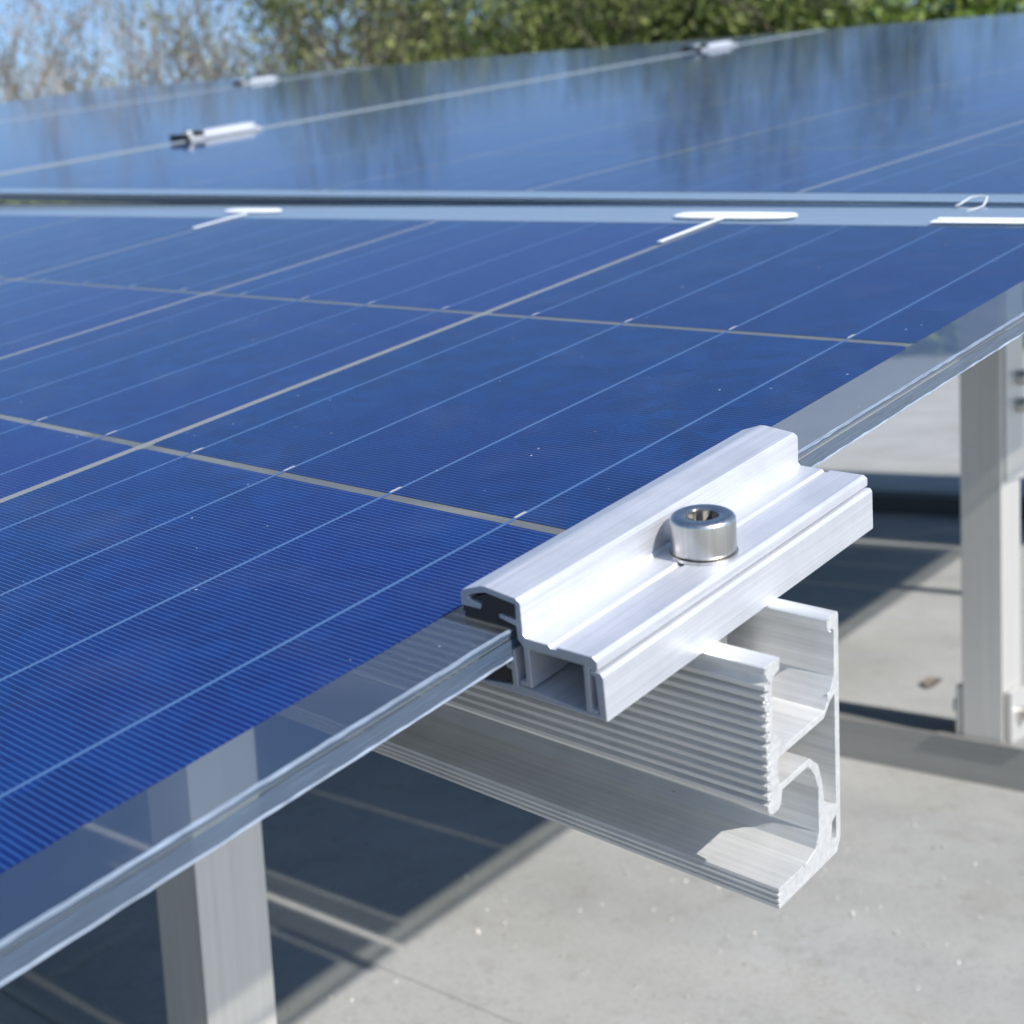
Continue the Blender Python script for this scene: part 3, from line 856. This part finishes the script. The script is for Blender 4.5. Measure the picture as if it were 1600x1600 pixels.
far_beam.data.materials.clear(); far_beam.data.materials.append(M_shadow_metal)  # beam's shade painted into its colour

# U bracket feet
def foot(x, y, w, d, label):
    root = empty('post_bracket', Matrix.Translation(Vector((x, y, -391)) * S), label, 'bracket', 'brackets holding the post feet')
    bm = bmesh.new(); add_box(bm, -w / 2 - 8, w / 2 + 8, -d / 2 - 22, d / 2 + 22, 0.3, 0.9); bm_obj('foot_plate', bm, M_beam, root)
    for s_ in (-1, 1):
        bm = bmesh.new()
        ya, yb = sorted((s_ * (d / 2 + 1.5), s_ * (d / 2 + 6.5)))
        add_box(bm, -w / 2 + 2, w / 2 - 2, ya, yb, 1, 46)
        bm_obj('flange', bm, M_post, root)
        b_ = mesh_obj('bolt', bm_me, root); b_.location = Vector((0, s_ * (d / 2 + 6.6), 24)) * S; b_.rotation_euler = (math.radians(90 * s_) * (1 if s_ < 0 else 1) * (-1), 0, 0)
    return root
foot(860.5, 332.5, 39, 35, 'aluminium bracket with bolts around the foot of the right post')
foot(-19.5, 332, 41, 34, 'aluminium bracket around the foot of the lower left post')

# purlins carrying the rails
def purlin(Mx, x0, x1, y, label):
    me = box_mesh('purlin', x0, x1, y - 20, y + 20, -112, -71, M_beam, 0.8)
    o = mesh_obj('purlin', me); o.matrix_world = Mx
    return tag(o, label, 'beam', 'purlins under the rails')
purlin(M0, -1400, 186, 380, 'sloping purlin under the rails of the nearest panel')
purlin(M1, 0, 1640, 380, 'sloping purlin under the rails of the row behind the joint')

# ------------------------------------------------------------------ trees
def grow(rnd, h, spread, depth, n_limb, lean=0.0, upright=0.5):
    segs = []; tips = []
    def rec(p_, d, ln, r_, lev):
        k = 3
        q_ = p_.copy(); dd = d.copy()
        for s_ in range(k):
            dd = (dd + Vector((rnd.gauss(0, .13), rnd.gauss(0, .13), rnd.gauss(0.03, .07)))).normalized()
            nx = q_ + dd * ln / k
            r0 = r_ * (1 - 0.5 * s_ / k); r1 = r_ * (1 - 0.5 * (s_ + 1) / k)
            segs.append((q_.copy(), nx.copy(), r0, r1))
            q_ = nx
            if lev >= 1 and s_ > 0 and lev < depth and rnd.random() < 0.7:
                a = rnd.uniform(0, 6.283)
                side = Vector((math.cos(a), math.sin(a), rnd.uniform(.0, .7))).normalized()
                rec(q_.copy(), (dd * .5 + side * spread).normalized(), ln * rnd.uniform(.45, .65), r1 * .6, lev + 1)
        tips.append((q_.copy(), lev))
        if lev < depth:
            m_ = n_limb if lev == 0 else rnd.choice((2, 3))
            for j in range(m_):
                a = rnd.uniform(0, 6.283)
                side = Vector((math.cos(a), math.sin(a), rnd.uniform(-.1, .6))).normalized()
                rec(q_.copy(), (dd * upright + side * spread + Vector((0, 0, .15))).normalized(), ln * rnd.uniform(.6, .85), r_ * .5 * rnd.uniform(.8, 1.1), lev + 1)
    rec(Vector((0, 0, 0)), Vector((lean, 0, 1)).normalized(), h * 0.30, h * 0.026, 0)
    return segs, tips


def wood_mesh(name, segs, mat):
    V = []; F = []
    for a, b_, r0, r1 in segs:
        d = (b_ - a).normalized()
        up_ = Vector((0, 0, 1)) if abs(d.z) < .9 else Vector((1, 0, 0))
        u_ = d.cross(up_).normalized(); v_ = d.cross(u_)
        sg = 6 if r0 > .02 else 3
        base = len(V)
        for p_, r_ in ((a, r0), (b_, r1)):
            for k in range(sg):
                an = 6.28318 * k / sg
                V.append(tuple(p_ + (u_ * math.cos(an) + v_ * math.sin(an)) * max(r_, .0045)))
        for k in range(sg): F.append((base + k, base + (k + 1) % sg, base + sg + (k + 1) % sg, base + sg + k))
    me = bpy.data.meshes.new(name); me.from_pydata(V, [], F); me.materials.append(mat)
    return me


def leaves_mesh(name, centres, per, rad, size, mat, seed):
    rg = np.random.default_rng(seed)
    c = np.repeat(np.array(centres), per, 0)
    n = len(c)
    d = rg.normal(size=(n, 3)); d /= np.linalg.norm(d, axis=1)[:, None]
    pos = c + d * (rad * rg.random(n) ** .45)[:, None] * np.array([1, 1, .75])
    a = rg.normal(size=(n, 3)); a /= np.linalg.norm(a, axis=1)[:, None]
    b_ = rg.normal(size=(n, 3)); b_ -= a * (a * b_).sum(1)[:, None]; b_ /= np.linalg.norm(b_, axis=1)[:, None]
    s_ = size * rg.uniform(.6, 1.4, n)[:, None]
    V = np.stack([pos - a * s_, pos + b_ * s_ * .42, pos + a * s_, pos - b_ * s_ * .42], 1).reshape(-1, 3)
    me = bpy.data.meshes.new(name)
    me.vertices.add(n * 4); me.vertices.foreach_set('co', V.ravel())
    me.loops.add(n * 4); me.loops.foreach_set('vertex_index', np.arange(n * 4, dtype=np.int32))
    me.polygons.add(n); me.polygons.foreach_set('loop_start', np.arange(0, n * 4, 4, dtype=np.int32))
    me.update(); me.validate()
    me.materials.append(mat)
    return me


def tree_kind(seed, h, spread, depth, limbs, leafmat, bark, per, rad, size, min_lev, upright=.5, keep=1.0):
    rnd = random.Random(seed)
    segs, tips = grow(rnd, h, spread, depth, limbs, upright=upright)
    cs = [tuple(p_) for p_, lv in tips if lv >= min_lev and rnd.random() < keep]
    return wood_mesh('trunk', segs, bark), (leaves_mesh('crown', cs, per, rad, size, leafmat, seed) if per else None)

KIND = {}
for s_ in range(2):
    KIND['green', s_] = tree_kind(11 + s_, 8.2, .85, 5, 5, M_leaf_green, M_bark, 75, .50, .040, 3, .35, .75)
    KIND['olive', s_] = tree_kind(31 + s_, 8.6, .75, 5, 5, M_leaf_olive, M_bark, 13, .38, .034, 4, .45, .45)
    KIND['bare', s_] = tree_kind(51 + s_, 8.4, .55, 5, 5, M_leaf_dry, M_bark_pale, 5, .30, .022, 4, .7, .5)
    KIND['thin', s_] = tree_kind(61 + s_, 8.6, .75, 5, 5, M_leaf_olive, M_bark, 9, .40, .034, 4, .45, .5)
KIND['brown', 0] = tree_kind(81, 8.6, .7, 5, 5, M_leaf_brown, M_bark, 78, .40, .038, 3, .45, .52)
KIND['brown', 1] = tree_kind(82, 8.6, .7, 5, 5, M_leaf_brown, M_bark, 78, .40, .038, 3, .45, .52)
KIND['shrub', 0] = tree_kind(91, 5.6, .9, 5, 7, M_leaf_green, M_bark, 70, .36, .040, 3, .5, .95)
KIND['lime', 0] = tree_kind(71, 5.6, .8, 5, 6, M_leaf_lime, M_bark, 70, .34, .038, 3, .4, .8)
KIND['lime', 1] = tree_kind(72, 5.6, .8, 4, 6, M_leaf_lime, M_bark, 190, .42, .038, 2, .4, .9)

# azimuth (deg, from +x towards +y), distance (m), kind, variant, scale, rotation, label
TREES = [
    (12.0, 15.5, 'green', 1, .86, 2.0, 'dark green leafy tree beyond the right edge of the picture'),
    (18.5, 15.0, 'green', 0, .86, 0.3, 'dense green leafy tree at the right end of the skyline'),
    (23.0, 14.6, 'green', 1, .88, 1.1, 'dense green leafy tree, second from the right end of the skyline'),
    (27.2, 14.2, 'green', 0, .94, 4.0, 'green leafy tree behind the upper right clamp'),
    (32.5, 15.6, 'brown', 1, 1.10, 0.7, 'tall olive tree, just left of the upper right clamp'),
    (35.5, 14.6, 'brown', 0, 1.12, 2.4, 'tall olive tree above the middle of the skyline'),
    (39.2, 15.6, 'brown', 1, 1.08, 5.2, 'tall olive tree with open dark branches above the middle of the picture'),
    (42.5, 14.4, 'olive', 1, 1.06, 3.1, 'dark limbed open tree left of the picture centre'),
    (46.5, 14.6, 'thin', 0, 1.02, 1.9, 'thinly leaved tree with dark branches above the small skyline clamp'),
    (51.0, 15.4, 'bare', 0, 1.04, 0.4, 'pale grey nearly bare tree, right hand one of the bare group'),
    (55.5, 14.4, 'bare', 1, 1.02, 2.2, 'pale nearly bare tree in the middle of the bare group at the left'),
    (61.5, 15.2, 'bare', 0, 1.02, 4.6, 'pale nearly bare tree near the upper left corner'),
    (69.0, 15.0, 'bare', 1, 1.0, 1.0, 'nearly bare tree beyond the left edge of the picture'),
    (16.5, 12.9, 'shrub', 0, 1.30, 0.5, 'broad green bush at the right end of the skyline'),
    (21.0, 12.6, 'shrub', 0, 1.30, 2.1, 'broad green bush, second from the right end of the skyline'),
    (25.3, 12.9, 'shrub', 0, 1.30, 3.9, 'broad green bush right of the upper right clamp'),
    (29.0, 12.7, 'shrub', 0, 1.30, 5.0, 'broad green bush right behind the upper right clamp'),
    (33.0, 12.0, 'lime', 1, 1.22, 0.0, 'yellow green bush in front of the green trees at the right'),
    (37.5, 12.6, 'lime', 0, 1.22, 1.0, 'yellow green bush above the middle of the skyline'),
    (58.8, 12.8, 'lime', 1, 1.24, 4.0, 'low yellow green bush on the left part of the skyline'),
    (63.4, 13.0, 'lime', 0, 1.26, 5.0, 'low yellow green bush in the upper left corner'),
    (44.0, 12.8, 'lime', 0, 1.18, 3.0, 'low green bush left of the middle of the skyline'),
]
for az, dist, kd, v_, scl, rot_, lb in TREES:
    wm, lm_ = KIND[kd, v_]
    a = math.radians(az)
    loc = Vector((CAM.x + dist * math.cos(a), CAM.y + dist * math.sin(a), -4.1))
    mt4 = Matrix.Translation(loc) @ Matrix.Rotation(rot_, 4, 'Z') @ Matrix.Diagonal((scl * (.86 if kd == 'brown' else .86 if kd in ('green', 'olive', 'thin') else 1), scl * (.86 if kd == 'brown' else .86 if kd in ('green', 'olive', 'thin') else 1), scl, 1))
    nm = 'bush' if kd in ('lime', 'shrub') else 'tree'
    root = empty(nm, mt4, lb, nm, 'trees and bushes beyond the roof')
    mesh_obj('trunk', wm, root)
    if lm_: mesh_obj('crown', lm_, root)
